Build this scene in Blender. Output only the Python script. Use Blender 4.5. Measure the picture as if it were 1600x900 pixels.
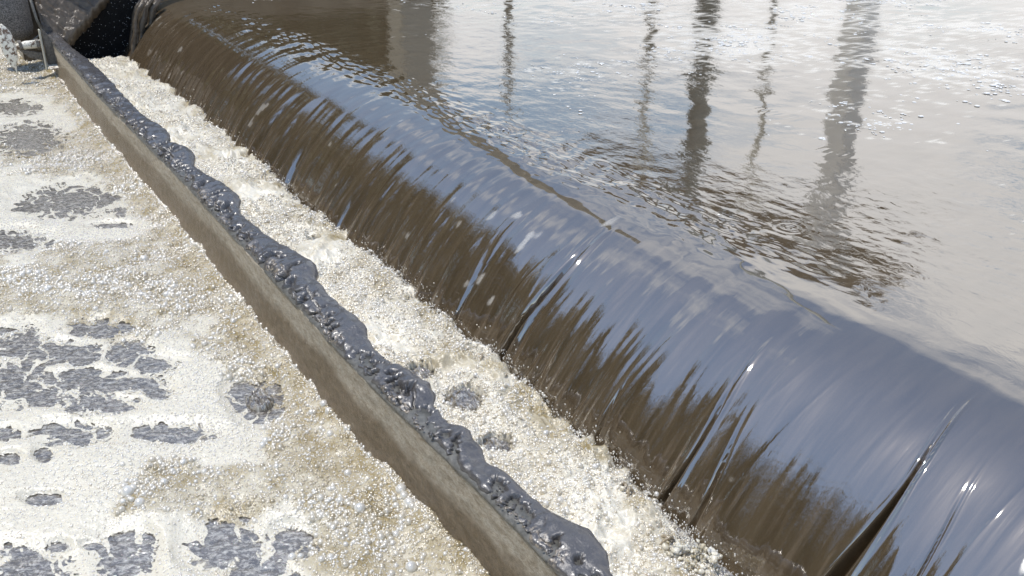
import bpy, bmesh, math, random
import numpy as np
from mathutils import Vector, Matrix

for o in list(bpy.data.objects): bpy.data.objects.remove(o)
S = bpy.context.scene
COL = S.collection
rng = np.random.default_rng(7); random.seed(7)

# ------------------------------------------------------------------ camera, light, sky
# world frame: +X along the weir towards the viewer, +Y upstream, Z=0 upstream water level
cam_d = bpy.data.cameras.new('camera'); cam = bpy.data.objects.new('camera', cam_d); COL.objects.link(cam)
cam.location = (0, 0, 1.2)
PITCH = math.radians(26.395)
dirv = Vector((-.8394*math.cos(PITCH), .5436*math.cos(PITCH), -math.sin(PITCH)))
cam.rotation_euler = dirv.to_track_quat('-Z', 'Y').to_euler()
cam_d.sensor_width = 36; cam_d.lens = 36*1350/1600
cam_d.clip_start = .02; cam_d.clip_end = 3000
S.camera = cam

SUN = Vector((-.12, -.31, .93)).normalized()
elev = math.asin(SUN.z)
sd = bpy.data.lights.new('sun', 'SUN'); so = bpy.data.objects.new('sun', sd); COL.objects.link(so)
sd.energy = 3.1; sd.angle = math.radians(.55); sd.color = (1, .955, .89)
so.rotation_euler = (-SUN).to_track_quat('-Z', 'Y').to_euler(); so.location = (0, 0, 30)

W = bpy.data.worlds.new('World'); S.world = W; W.use_nodes = True
nt = W.node_tree; nt.nodes.clear()
def N(nt, typ, **kw):
    n = nt.nodes.new(typ)
    ins = kw.pop('ins', {})
    for k, v in kw.items(): setattr(n, k, v)
    for k, v in ins.items():
        if isinstance(v, bpy.types.NodeSocket): nt.links.new(v, n.inputs[k])
        else: n.inputs[k].default_value = v
    return n
def ramp(nt, fac, stops, interp='LINEAR'):
    n = N(nt, 'ShaderNodeValToRGB', ins={0: fac}); cr = n.color_ramp; cr.interpolation = interp
    while len(cr.elements) < len(stops): cr.elements.new(.5)
    for e, (p, c) in zip(cr.elements, stops):
        e.position = p; e.color = (c, c, c, 1) if not hasattr(c, '__len__') else (*c[:3], 1)
    return n.outputs[0]
sky = N(nt, 'ShaderNodeTexSky', sky_type='NISHITA', sun_disc=False)
sky.sun_elevation = elev; sky.sun_rotation = math.atan2(SUN.x, SUN.y); sky.air_density = 1.25; sky.dust_density = .3; sky.ozone_density = 2.2
tc = N(nt, 'ShaderNodeTexCoord')
sep = N(nt, 'ShaderNodeSeparateXYZ', ins={0: tc.outputs['Generated']})
zc = N(nt, 'ShaderNodeMath', operation='MAXIMUM', ins={0: sep.outputs[2], 1: .08})
dx = N(nt, 'ShaderNodeMath', operation='DIVIDE', ins={0: sep.outputs[0], 1: zc.outputs[0]})
dy = N(nt, 'ShaderNodeMath', operation='DIVIDE', ins={0: sep.outputs[1], 1: zc.outputs[0]})
cmb = N(nt, 'ShaderNodeCombineXYZ', ins={0: dx.outputs[0], 1: dy.outputs[0], 2: 3.3})
cn = N(nt, 'ShaderNodeTexNoise', ins={'Vector': cmb.outputs[0], 'Scale': .55, 'Detail': 7, 'Roughness': .56, 'Distortion': .25})
# a bright cloud bank stands over the far side of the basin, clear sky overhead and behind
lowb = N(nt, 'ShaderNodeMapRange', ins={0: sep.outputs[2], 1: .44, 2: .12, 3: -.035, 4: .135})
bias = N(nt, 'ShaderNodeMath', operation='MULTIPLY_ADD', ins={0: sep.outputs[1], 1: .17, 2: lowb.outputs[0]})
cs = N(nt, 'ShaderNodeMath', operation='ADD', ins={0: bias.outputs[0], 1: cn.outputs[0]})
cf = ramp(nt, cs.outputs[0], [(.545, 0.), (.64, 1.)])
cmix = N(nt, 'ShaderNodeMix', data_type='RGBA', ins={0: cf, 6: sky.outputs[0], 7: (7.2, 7.35, 7.75, 1)})
bg = N(nt, 'ShaderNodeBackground', ins={0: cmix.outputs[2], 1: .15})
wo = N(nt, 'ShaderNodeOutputWorld', ins={0: bg.outputs[0]})

S.view_settings.view_transform = 'Standard'; S.view_settings.look = 'None'
S.view_settings.exposure = 0.5; S.view_settings.gamma = 1
S.render.engine = 'CYCLES'

# ------------------------------------------------------------------ numpy noise
_pr = np.random.default_rng(99); NPM = 4096
_PM = _pr.permutation(NPM).astype(np.int32); _GA = (_pr.uniform(0, 2*np.pi, NPM)); _GX = np.cos(_GA).astype(np.float32); _GY = np.sin(_GA).astype(np.float32); _RV = _pr.uniform(0, 1, NPM).astype(np.float32)
def _h(ix, iy, seed): return _PM[(_PM[(ix+seed*131) & 4095]+iy) & 4095]
def perlin(x, y, seed=0):
    x, y = np.broadcast_arrays(np.asarray(x, float), np.asarray(y, float))
    ix = np.floor(x).astype(np.int32); iy = np.floor(y).astype(np.int32)
    fx = (x-ix).astype(np.float32); fy = (y-iy).astype(np.float32)
    u = fx*fx*fx*(fx*(fx*6-15)+10); v = fy*fy*fy*(fy*(fy*6-15)+10)
    a0 = _PM[(ix+seed*131) & 4095]; a1 = _PM[(ix+1+seed*131) & 4095]
    def g(a, ox, oy):
        h = _PM[(a+iy+oy) & 4095]
        return _GX[h]*(fx-ox)+_GY[h]*(fy-oy)
    n0 = g(a0, 0, 0); n0 = n0+(g(a1, 1, 0)-n0)*u; n1 = g(a0, 0, 1); n1 = n1+(g(a1, 1, 1)-n1)*u
    return ((n0+(n1-n0)*v)*1.5).astype(float)
def fbm(x, y, seed=0, o=4, gain=.5):
    r = 0; a = 1.
    for i in range(o):
        r = r+a*perlin(x*2**i+i*17.3, y*2**i-i*9.1, seed+i); a *= gain
    return r
def worley(x, y, seed=0):
    x, y = np.broadcast_arrays(np.asarray(x, float), np.asarray(y, float))
    ix = np.floor(x).astype(np.int32); iy = np.floor(y).astype(np.int32)
    d1 = np.full(x.shape, 9.); d2 = np.full(x.shape, 9.)
    for oy in (-1, 0, 1):
        for ox in (-1, 0, 1):
            px = ix+ox+_RV[_h(ix+ox, iy+oy, seed)]; py = iy+oy+_RV[_h(ix+ox, iy+oy, seed+7)]
            d = np.hypot(px-x, py-y)
            d2 = np.minimum(d2, np.maximum(d, d1)); d1 = np.minimum(d1, d)
    return d1, d2
def sstep(a, b, x):
    t = np.clip((x-a)/(b-a), 0, 1); return t*t*(3-2*t)

# ------------------------------------------------------------------ mesh and tag helpers
def tag(o, label=None, cat=None, group=None, kind=None):
    for k, v in (('label', label), ('category', cat), ('group', group), ('kind', kind)):
        if v: o[k] = v
    return o
def raw(name, co, faces, mats, parent=None, attrs=None, smooth=True):
    me = bpy.data.meshes.new(name)
    co = np.asarray(co, np.float32); faces = np.asarray(faces, np.int32)
    me.vertices.add(len(co)); me.vertices.foreach_set('co', co.ravel())
    n, k = faces.shape
    me.loops.add(n*k); me.loops.foreach_set('vertex_index', faces.ravel())
    me.polygons.add(n); me.polygons.foreach_set('loop_start', np.arange(0, n*k, k, dtype=np.int32))
    me.update(calc_edges=True)
    if smooth: me.polygons.foreach_set('use_smooth', np.ones(n, bool))
    for a, vals in (attrs or {}).items():
        at = me.attributes.new(a, 'FLOAT', 'POINT'); at.data.foreach_set('value', np.asarray(vals, np.float32).ravel())
    me.materials.append(mats)
    me.validate()
    o = bpy.data.objects.new(name, me); COL.objects.link(o)
    if parent: o.parent = parent
    return o
def gridfaces(nr, nc, keep=None):
    i = np.arange(nr*nc).reshape(nr, nc)
    f = np.stack([i[:-1, :-1], i[:-1, 1:], i[1:, 1:], i[1:, :-1]], -1)
    if keep is not None: return f[keep]
    return f.reshape(-1, 4)
def compact(co, f, attrs):
    used = np.unique(f); m = np.full(len(co), -1, np.int64); m[used] = np.arange(len(used))
    return co[used], m[f], {k: np.asarray(v).ravel()[used] for k, v in attrs.items()}
def bm_obj(name, bm, mat, parent=None, smooth=False):
    me = bpy.data.meshes.new(name); bm.normal_update(); bm.to_mesh(me); bm.free()
    me.materials.append(mat)
    if smooth:
        for p in me.polygons: p.use_smooth = True
    o = bpy.data.objects.new(name, me); COL.objects.link(o)
    if parent: o.parent = parent
    return o
def box_bm(a, b, bevel=0, bm=None):
    bm = bm or bmesh.new()
    r = bmesh.ops.create_cube(bm, size=1)
    c = [(a[i]+b[i])/2 for i in range(3)]; s = [abs(b[i]-a[i]) for i in range(3)]
    for v in r['verts']: v.co = Vector((c[i]+v.co[i]*s[i] for i in range(3)))
    if bevel:
        es = list({e for v in r['verts'] for e in v.link_edges})
        bmesh.ops.bevel(bm, geom=es, offset=bevel, segments=2, affect='EDGES')
    return bm
def box(name, a, b, mat, parent=None, bevel=0): return bm_obj(name, box_bm(a, b, bevel), mat, parent)
def tube_bm(pts, rad, seg=12, caps=True, bm=None):
    bm = bm or bmesh.new(); rings = []
    pts = [Vector(p) for p in pts]
    if not hasattr(rad, '__len__'): rad = [rad]*len(pts)
    for i, p in enumerate(pts):
        d = (pts[min(i+1, len(pts)-1)]-pts[max(i-1, 0)]).normalized()
        x = d.orthogonal().normalized() if i == 0 else (x-d*x.dot(d)).normalized()
        y = d.cross(x)
        rings.append([bm.verts.new(p+(x*math.cos(t)+y*math.sin(t))*rad[i]) for t in [2*math.pi*k/seg for k in range(seg)]])
    for a, b in zip(rings, rings[1:]):
        for k in range(seg): bm.faces.new((a[k], a[(k+1) % seg], b[(k+1) % seg], b[k]))
    if caps: bm.faces.new(rings[0][::-1]); bm.faces.new(rings[-1])
    return bm
def empty(name, loc):
    o = bpy.data.objects.new(name, None); o.location = loc; o.empty_display_size = .1; COL.objects.link(o); return o
def adopt(root, *obs):
    for o in obs:
        o.parent = root; o.matrix_parent_inverse = Matrix.Translation(-Vector(root.location))

def ico_template(sub):
    bm = bmesh.new(); bmesh.ops.create_icosphere(bm, subdivisions=sub, radius=1); bm.verts.ensure_lookup_table()
    V = np.array([v.co[:] for v in bm.verts]); F = np.array([[v.index for v in f.verts] for f in bm.faces]); bm.free(); return V, F
def blobs(mats, sub):
    V, F = ico_template(sub); V4 = np.c_[V, np.ones(len(V))]
    co = np.concatenate([(V4 @ np.array(m).T)[:, :3] for m in mats]); f = np.concatenate([F+i*len(V) for i in range(len(mats))])
    return co, f, np.concatenate([V]*len(mats))
# ------------------------------------------------------------------ materials
def newmat(name):
    m = bpy.data.materials.new(name); m.use_nodes = True; nt = m.node_tree; nt.nodes.clear()
    out = N(nt, 'ShaderNodeOutputMaterial'); tc = N(nt, 'ShaderNodeTexCoord')
    return m, nt, out, tc.outputs['Object']
def noise(nt, vec, scale, detail=4, rough=.5, dist=0.):
    return N(nt, 'ShaderNodeTexNoise', ins={'Vector': vec, 'Scale': scale, 'Detail': detail, 'Roughness': rough, 'Distortion': dist}).outputs[0]
def stretch(nt, vec, s):
    return N(nt, 'ShaderNodeMapping', ins={0: vec, 3: s}).outputs[0]
def mixc(nt, fac, a, b, mode='MIX'):
    n = N(nt, 'ShaderNodeMix', data_type='RGBA', blend_type=mode)
    for k, v in ((0, fac), (6, a), (7, b)):
        if isinstance(v, bpy.types.NodeSocket): nt.links.new(v, n.inputs[k])
        elif k == 0: n.inputs[k].default_value = v
        else: n.inputs[k].default_value = (*v[:3], 1)
    return n.outputs[2]
def mth(nt, op, a, b=0., clamp=False):
    n = N(nt, 'ShaderNodeMath', operation=op, use_clamp=clamp, ins={0: a, 1: b}); return n.outputs[0]
def bump(nt, h, strength, dist, nrm=None):
    n = N(nt, 'ShaderNodeBump', ins={'Height': h, 'Strength': strength, 'Distance': dist})
    if nrm is not None: nt.links.new(nrm, n.inputs['Normal'])
    return n.outputs[0]
def attr(nt, name, typ='GEOMETRY'): return N(nt, 'ShaderNodeAttribute', attribute_name=name, attribute_type=typ).outputs['Fac']
def principled(nt, out, **ins):
    p = N(nt, 'ShaderNodeBsdfPrincipled')
    for k, v in ins.items():
        k = k.replace('_', ' ')
        if isinstance(v, bpy.types.NodeSocket): nt.links.new(v, p.inputs[k])
        elif hasattr(v, '__len__') and len(p.inputs[k].default_value) == 4: p.inputs[k].default_value = (*v, 1)
        else: p.inputs[k].default_value = v
    nt.links.new(p.outputs[0], out.inputs[0]); return p

# sludge water: brown turbid body under a mirror-like scummed film
def water_material():
    m, nt, out, oc = newmat('turbid_water')
    body = mixc(nt, ramp(nt, noise(nt, stretch(nt, oc, (6, 1.2, 1.2)), 3, 5, .6), [(.35, 0), (.65, 1)]), (.056, .040, .023), (.082, .060, .036))
    stk = ramp(nt, noise(nt, stretch(nt, oc, (1, .05, .05)), 75, 3, .6), [(.5, 0), (.75, .35)])
    body = mixc(nt, mth(nt, 'MULTIPLY', stk, attr(nt, 'fall')), body, (.22, .17, .12))
    fo = attr(nt, 'flake')  # pale flakes; on the fall also bright reflections put into the colour
    fn = noise(nt, oc, 160, 3, .6)
    fm = mth(nt, 'MULTIPLY', fo, ramp(nt, fn, [(.25, .45), (.6, 1)]), True)
    col = mixc(nt, fm, body, (.70, .67, .60))
    rip = attr(nt, 'rip')
    b1 = noise(nt, stretch(nt, oc, (1, 1.6, 1)), 20, 4, .5, .8)
    nb = bump(nt, mth(nt, 'MULTIPLY', b1, rip), 1., .0015)
    fal = attr(nt, 'fall')
    b2 = noise(nt, stretch(nt, oc, (1, .10, .10)), 120, 3, .6)
    nb = bump(nt, mth(nt, 'MULTIPLY', b2, fal), 1., .0004, nb)
    d = N(nt, 'ShaderNodeBsdfDiffuse', ins={0: col, 'Normal': nb})
    g = N(nt, 'ShaderNodeBsdfGlossy', distribution='GGX', ins={'Color': (1, .975, .93, 1), 'Roughness': mth(nt, 'ADD', mth(nt, 'MULTIPLY', fm, .35), .035), 'Normal': nb})
    fr = N(nt, 'ShaderNodeFresnel', ins={'IOR': 3.1, 'Normal': nb})
    ff = mth(nt, 'MULTIPLY', fr.outputs[0], mth(nt, 'SUBTRACT', 1., mth(nt, 'MULTIPLY', fm, .7)))
    mx = N(nt, 'ShaderNodeMixShader', ins={0: ff, 1: d.outputs[0], 2: g.outputs[0]})
    nt.links.new(mx.outputs[0], out.inputs[0]); return m
M_water = water_material()

def dark_water_material():
    m, nt, out, oc = newmat('open_dark_water')
    da = N(nt, 'ShaderNodeVectorMath', operation='DOT_PRODUCT', ins={0: oc, 1: (.543, .839, 0)}).outputs['Value']
    db = N(nt, 'ShaderNodeVectorMath', operation='DOT_PRODUCT', ins={0: oc, 1: (-.839, .543, 0)}).outputs['Value']
    fv = N(nt, 'ShaderNodeCombineXYZ', ins={0: mth(nt, 'MULTIPLY', da, .62), 1: db}).outputs[0]      # wavelets drawn out by the drift
    n1 = noise(nt, fv, 27, 5, .6, .8)
    sc = ramp(nt, noise(nt, fv, 62, 8, .85, .4), [(.47, 0), (.62, .8)])
    col = mixc(nt, sc, mixc(nt, n1, (.050, .041, .030), (.125, .102, .076)), (.56, .53, .46))
    nb = bump(nt, n1, 1, .007)
    nb = bump(nt, noise(nt, fv, 170, 3), .9, .0012, nb)
    d = N(nt, 'ShaderNodeBsdfDiffuse', ins={0: col, 'Normal': nb})
    g = N(nt, 'ShaderNodeBsdfGlossy', ins={'Color': (1, 1, 1, 1), 'Roughness': .05, 'Normal': nb})
    fr = N(nt, 'ShaderNodeFresnel', ins={'IOR': 2.3, 'Normal': nb})
    mx = N(nt, 'ShaderNodeMixShader', ins={0: fr.outputs[0], 1: d.outputs[0], 2: g.outputs[0]})
    nt.links.new(mx.outputs[0], out.inputs[0]); return m
M_dark = dark_water_material()

def foam_material(name, white=(.63, .595, .505), ochre=(.25, .195, .088)):
    m, nt, out, oc = newmat(name)
    oc2 = attr(nt, 'ochre')
    n1 = noise(nt, oc, 14, 5, .6); n2 = noise(nt, oc, 240, 2, .6)
    f = mth(nt, 'MULTIPLY', oc2, ramp(nt, n1, [(.3, .3), (.6, 1.)]), True)
    col = mixc(nt, f, white, ochre)
    col = mixc(nt, ramp(nt, n2, [(.3, .16), (.6, 0)]), col, (.50, .45, .36))
    vo = N(nt, 'ShaderNodeTexVoronoi', feature='SMOOTH_F1', ins={'Vector': oc, 'Scale': 170, 'Smoothness': .3})
    vo2 = N(nt, 'ShaderNodeTexVoronoi', feature='F1', ins={'Vector': oc, 'Scale': 380})
    h = mth(nt, 'ADD', mth(nt, 'MULTIPLY', vo.outputs[0], -1.), mth(nt, 'MULTIPLY', vo2.outputs[0], -.4))
    nb = bump(nt, h, 1., .0012)
    p = principled(nt, out, Base_Color=col, Roughness=.25, Specular_IOR_Level=.6, Normal=nb, Subsurface_Weight=.8, Subsurface_Scale=.012, Subsurface_Radius=(1., .9, .7))
    # lacy margin: the film breaks up into pinholes towards the open water
    e = attr(nt, 'edge'); nn = mth(nt, 'ADD', mth(nt, 'MULTIPLY', noise(nt, oc, 130, 4, .75), .75), mth(nt, 'MULTIPLY', noise(nt, stretch(nt, oc, (1, 1.4, 1)), 34, 3, .6), .25))
    al = N(nt, 'ShaderNodeMapRange', ins={0: mth(nt, 'SUBTRACT', e, nn), 1: -.16, 2: .16}).outputs[0]
    tr = N(nt, 'ShaderNodeBsdfTransparent')
    mx = N(nt, 'ShaderNodeMixShader', ins={0: al, 1: tr.outputs[0], 2: p.outputs[0]})
    nt.links.new(mx.outputs[0], out.inputs[0])
    return m
M_foam = foam_material('foam')

def bubble_material():
    m, nt, out, oc = newmat('bubble_film')
    t = attr(nt, 'tint', 'INSTANCER')
    col = ramp(nt, t, [(0, (.34, .27, .14)), (.35, (.62, .56, .44)), (.7, (.78, .75, .68)), (1, (.84, .84, .82))])
    d = N(nt, 'ShaderNodeBsdfDiffuse', ins={0: col}); g = N(nt, 'ShaderNodeBsdfGlossy', ins={'Color': (1, .975, .92, 1), 'Roughness': .20})
    lw = N(nt, 'ShaderNodeLayerWeight', ins={0: .4})
    dg = N(nt, 'ShaderNodeMixShader', ins={0: N(nt, 'ShaderNodeMapRange', ins={0: lw.outputs['Facing'], 3: .26, 4: .60}).outputs[0], 1: d.outputs[0], 2: g.outputs[0]})
    tr = N(nt, 'ShaderNodeBsdfTransparent', ins={0: (.97, .95, .92, 1)})
    mx = N(nt, 'ShaderNodeMixShader', ins={0: N(nt, 'ShaderNodeMapRange', ins={0: lw.outputs['Facing'], 3: .52, 4: .90}).outputs[0], 1: tr.outputs[0], 2: dg.outputs[0]})
    nt.links.new(mx.outputs[0], out.inputs[0])
    return m
M_bub = bubble_material()
def clear_bubble_material():
    m, nt, out, oc = newmat('clear_bubble_film')
    principled(nt, out, Base_Color=(.56, .55, .52), Roughness=.10, Specular_IOR_Level=1., Coat_Weight=1., Coat_Roughness=.02)
    return m
M_bub2 = clear_bubble_material()

def sludge_material():
    m, nt, out, oc = newmat('wet_sludge')
    n1 = noise(nt, oc, 30, 6, .65); n2 = noise(nt, oc, 260, 3, .6)
    col = mixc(nt, n1, (.028, .026, .026), (.088, .082, .080))
    cr = attr(nt, 'crumb')
    col = mixc(nt, mth(nt, 'MULTIPLY', cr, ramp(nt, noise(nt, oc, 90, 4), [(.5, 0), (.62, .8)])), col, (.30, .25, .19))
    nb = bump(nt, n1, .5, .007)
    nb = bump(nt, n2, .6, .0016, nb)
    nb = bump(nt, noise(nt, stretch(nt, oc, (.5, 1, 1)), 75, 3, .5, 1.5), .5, .003, nb)
    principled(nt, out, Base_Color=col, Roughness=ramp(nt, noise(nt, oc, 40, 4), [(.3, .22), (.7, .42)]), Specular_IOR_Level=.75, Coat_Weight=.35, Coat_Roughness=.15, Normal=nb)
    return m
M_sludge = sludge_material()

def baffle_material():
    m, nt, out, oc = newmat('stained_baffle')
    sp = N(nt, 'ShaderNodeSeparateXYZ', ins={0: oc})
    lo = noise(nt, stretch(nt, oc, (1, 1, 2)), 4, 5, .55)
    hgt = mth(nt, 'ADD', sp.outputs[2], mth(nt, 'MULTIPLY', mth(nt, 'SUBTRACT', lo, .5), .09))
    grain = noise(nt, stretch(nt, oc, (.55, 1, 1.3)), 60, 8, .95)
    grit = ramp(nt, noise(nt, stretch(nt, oc, (.5, 1, 1.2)), 260, 3, .8), [(.36, 0), (.62, 1)])
    strk = ramp(nt, noise(nt, stretch(nt, oc, (.45, 1, 1.4)), 34, 7, .85), [(.42, 0), (.6, 1)])
    band = N(nt, 'ShaderNodeMapRange', ins={0: hgt, 1: -.335, 2: -.295}).outputs[0]
    tan = mixc(nt, ramp(nt, grain, [(.40, 0), (.60, 1)]), (.19, .145, .09), (.50, .44, .34))
    tan = mixc(nt, mth(nt, 'MULTIPLY', strk, .5), tan, (.60, .57, .49))
    tan = mixc(nt, mth(nt, 'MULTIPLY', grit, .5), tan, (.13, .10, .065))
    brown = mixc(nt, ramp(nt, grain, [(.40, 0), (.60, 1)]), (.05, .036, .021), (.17, .125, .078))
    brown = mixc(nt, mth(nt, 'MULTIPLY', grit, .4), brown, (.27, .21, .13))
    col = mixc(nt, band, brown, tan)
    nb = bump(nt, grain, 1., .006)
    principled(nt, out, Base_Color=col, Roughness=mth(nt, 'ADD', mth(nt, 'MULTIPLY', band, .35), .3), Normal=nb)
    return m
M_baffle = baffle_material()

def simple_mat(name, c1, c2, scale=20, rough=.6, bs=.5, bd=.005, metal=0., detail=5, lo=.3, hi=.7, spec=.5):
    m, nt, out, oc = newmat(name)
    n1 = noise(nt, oc, scale, detail, .65)
    principled(nt, out, Base_Color=mixc(nt, ramp(nt, n1, [(lo, 0), (hi, 1)]), c1, c2), Roughness=rough, Metallic=metal, Specular_IOR_Level=spec, Normal=bump(nt, n1, bs, bd))
    return m
M_conc = simple_mat('weathered_concrete', (.20, .19, .17), (.36, .34, .30), 9)
M_black = simple_mat('black_algae', (.004, .004, .004), (.016, .015, .014), 90, .6, 1, .02, lo=.45, hi=.75, spec=.2)
M_tongue = simple_mat('tan_splash', (.20, .155, .095), (.42, .36, .26), 60, .15, .6, .004, spec=1.)
M_pier = simple_mat('stained_pier', (.10, .08, .055), (.22, .19, .14), 3, .8)
M_mud = simple_mat('brown_mud', (.045, .034, .023), (.115, .09, .062), 22, .30, .6, .02)
M_grime = simple_mat('grimy_steel', (.05, .045, .04), (.20, .18, .15), 70, .45, .8, .008)
M_drum = simple_mat('speckled_drum', (.03, .028, .026), (.20, .185, .17), 110, .5, .8, .008, lo=.4, hi=.62)
M_peel = simple_mat('peeling_white_paint', (.14, .09, .06), (.72, .69, .60), 30, .5, .6, .006, lo=.42, hi=.50)
M_lip = simple_mat('grey_lip', (.05, .05, .045), (.14, .135, .12), 60, .4, .6, .003)
M_plast = simple_mat('white_render', (.74, .74, .72), (.82, .82, .80), 2, .8)
M_beam = simple_mat('dark_brown_beam', (.05, .04, .03), (.09, .075, .055), 5, .7)
M_olive = simple_mat('olive_concrete', (.30, .29, .24), (.42, .41, .35), 5, .8)
M_pale = simple_mat('pale_concrete', (.72, .71, .67), (.80, .79, .75), 2, .8)
M_teal = simple_mat('weathered_teal_steel', (.16, .20, .20), (.28, .33, .33), 6, .6)
M_bark = simple_mat('bark', (.05, .04, .03), (.12, .09, .07), 20, .9)
M_leaf = simple_mat('leaf_green', (.035, .05, .02), (.09, .10, .045), 6, .6)
M_ground = simple_mat('ground_earth', (.10, .085, .06), (.17, .145, .11), 3, .9)

# ------------------------------------------------------------------ the setting: ground, basin, weir
gx = 700
raw('ground', [(-gx, -gx, -1.3), (gx, -gx, -1.3), (gx, gx, -1.3), (-gx, gx, -1.3)], [(0, 1, 2, 3)], M_ground, smooth=False)['kind'] = 'structure'

def lip_v(u):   # where the sheet leaves the weir
    return 2.05+.02*perlin(u*.9, 0*u+3.3, 5)-.03*sstep(-6, -9, u)
A_FALL = 1.364
def make_water():
    u1 = -np.exp(np.linspace(np.log(9.25), np.log(.36), 1020)); u2 = np.linspace(-.33, 2.5, 40)
    U1 = np.concatenate([u1, u2])
    s_f = np.linspace(-.68, .20, 370)                  # offset from the lip, fine part
    s_r = .20+np.cumsum(.0026*1.0195**np.arange(400)); s_r = s_r[s_r < 20]
    s = np.concatenate([s_f, s_r]); nr = len(s)
    U, Sg = np.meshgrid(U1, s); V = lip_v(U)+Sg
    w = .15
    q = np.log1p(np.exp(np.clip(-Sg/w, -30, 30)))*w     # soft max(0,-s)
    Z = -A_FALL*q*q
    dz = 2*A_FALL*q/(1+np.exp(np.clip(Sg/w, -30, 30)))   # dZ/dV
    L = np.sqrt(1+dz*dz); nv = -dz/L; nz = 1/L
    arc = np.where(Sg < 0, -(-Sg)*(1+.9*(-Sg)), Sg)
    drop = sstep(.10, -.35, Sg)
    low = sstep(-.05, -.55, Sg)
    wu = U+.05*perlin(U*1.3, V*1.1, 11)+.018*perlin(U*5, V*2.2, 12)
    near = sstep(-3.4, -1.2, U)                        # smoother towards the viewer
    amp = 1-.6*near
    st = (.0085*perlin(wu*7, arc*1.0, 20)+.0050*amp*perlin(wu*17, arc*1.6, 21)+.0014*amp*amp*perlin(wu*41, arc*2.2, 22)+.0003*amp*perlin(wu*95, arc*3, 23))
    cus = lambda q: np.minimum(np.sqrt(q*q+.0009), .45)
    lo2 = sstep(-.16, -.58, Sg)
    fmod = .30+1.1*sstep(-.35, .45, perlin(U*1.7, arc*1.1, 24)+.3*perlin(U*5, arc*2, 25))
    fold = lo2*fmod*(.030*cus(perlin(wu*6.5+1.3, arc*.75, 26))+.010*cus(perlin(wu*17+.02*arc, arc*1.2, 27))+.003*cus(perlin(wu*41, arc*1.6, 28))*amp)
    rid = 1-np.abs(perlin(wu*9+4, arc*.8, 31)*1.6); rid = np.clip(rid, 0, 1)**7
    D = drop*st*(.45+.35*low)+fold-.008*lo2+.004*rid*low*(.6+.4*perlin(wu*3, arc*2, 33))
    # slits where the sheet parts
    for (cu, wd, dp, st_, rdg) in [(-8.05, .02, .05, -.5, .1), (-5.6, .020, .06, -.5, .1), (-4.66, .016, .06, -.47, .1), (-3.86, .014, .06, -.47, .1), (-3.45, .008, .03, -.5, .1), (-2.72, .011, .06, -.45, .12), (-2.33, .014, .10, -.34, .12),
                          (-1.75, .007, .04, -.5, .1), (-1.44, .012, .07, -.43, .12), (-1.33, .008, .04, -.45, .08), (-.90, .013, .08, -.30, .16), (-.76, .007, .02, -.38, .1)]:
        c = cu+.02*np.sin(arc*6+cu*9)
        wdt = wd*(.25+1.1*sstep(st_+.05, st_-.30, Sg))
        wdt = np.maximum(wdt, .0050*abs(cu)); x = (U-c)/wdt
        g = sstep(st_+.10, st_-.15, Sg)
        D += -dp*g*np.exp(-x*x*2.2)+rdg*dp*sstep(st_+.3, st_-.05, Sg)*np.exp(-((x-1.9)/.9)**2)+.3*rdg*dp*sstep(st_+.3, st_, Sg)*np.exp(-((x+1.9)/1.0)**2)
    # upstream ripples
    up = sstep(-.06, .30, Sg)
    calm = sstep(-.15, .45, perlin(U*.55, V*.55, 41)+.25)
    far = sstep(.5, 3, Sg)
    rp = .0016*perlin(wu*3.2, V*4.2, 42)+.0007*perlin(U*9, V*13, 43)*(.35+.65*calm)*(1+.8*far)+.00012*perlin(U*24, V*33, 44)*calm
    D += up*rp*(1+1.2*far)
    rr_ = sstep(-3.0, -1.6, U)*sstep(.25, .7, Sg)
    D += rr_*(.0010*perlin(U*12, V*26, 48)+.0005*perlin(U*30, V*60, 49))
    lipw = np.exp(-((Sg-.16)/.16)**2)*sstep(-1.2, -2.2, U)
    D += lipw*(.0060*perlin(wu*9+V*4, V*7, 50)+.0030*perlin(wu*8, V*26, 45)+.0012*perlin(wu*22, V*40, 46))
    D += .004*np.exp(-((Sg-.05)/.22)**2)*perlin(wu*4, V*1.5, 47)
    for (cu, cv, r, a) in [(-1.90, 2.43, .085, .0009), (-2.03, 2.25, .09, .0005), (-2.4, 3.3, .12, .0007), (-1.35, 2.75, .07, .0006), (-3.0, 3.6, .14, .0008), (-1.65, 3.0, .09, .0006)]:
        d = np.hypot(U-cu, V-cv)
        D += a*np.cos(d/r*2*np.pi*2.6)*np.exp(-(d/r)**2*1.6)
    Y = V+D*nv; Zz = Z+D*nz
    # pale flakes and painted bright reflections stretched on the fall, matted scum upstream
    fl = perlin(wu*10, arc*5., 51)*.85+perlin(wu*30, arc*12, 52)*.25+.35*perlin(U*1.4, V*1.4, 53)
    flake = sstep(.66, .80, fl)*sstep(.02, -.16, Sg)*(.35+.65*near)*.8
    f2 = perlin(U*6, V*16, 54)*.6+perlin(U*20, V*48, 55)*.5+perlin(U*.8, V*.9, 56)*.6+perlin(U*55, V*110, 57)*.25
    zone = .75*sstep(1.2, 3.6, Sg)*sstep(-2, -4, U)+.55*sstep(.35, 1.0, Sg)*sstep(-2.6, -1.2, U)+.4*sstep(1, 3, Sg)-.15*sstep(-5.5, -7.5, U)
    flake = np.maximum(flake, sstep(.62, .95, f2+zone*.68)*sstep(.35, .8, Sg)*.7)
    ripa = up*(.25+.75*calm)*(.6+.4*far)+.0
    co = np.stack([U, Y, Zz], -1).reshape(-1, 3)
    o = raw('weir_water', co, gridfaces(nr, len(U1)), M_water, attrs=dict(flake=flake, rip=ripa, fall=drop*(.4+.6*low)))
    tag(o, 'brown water pouring over the weir in a long curved sheet', kind='structure')
    return o
make_water()

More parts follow.
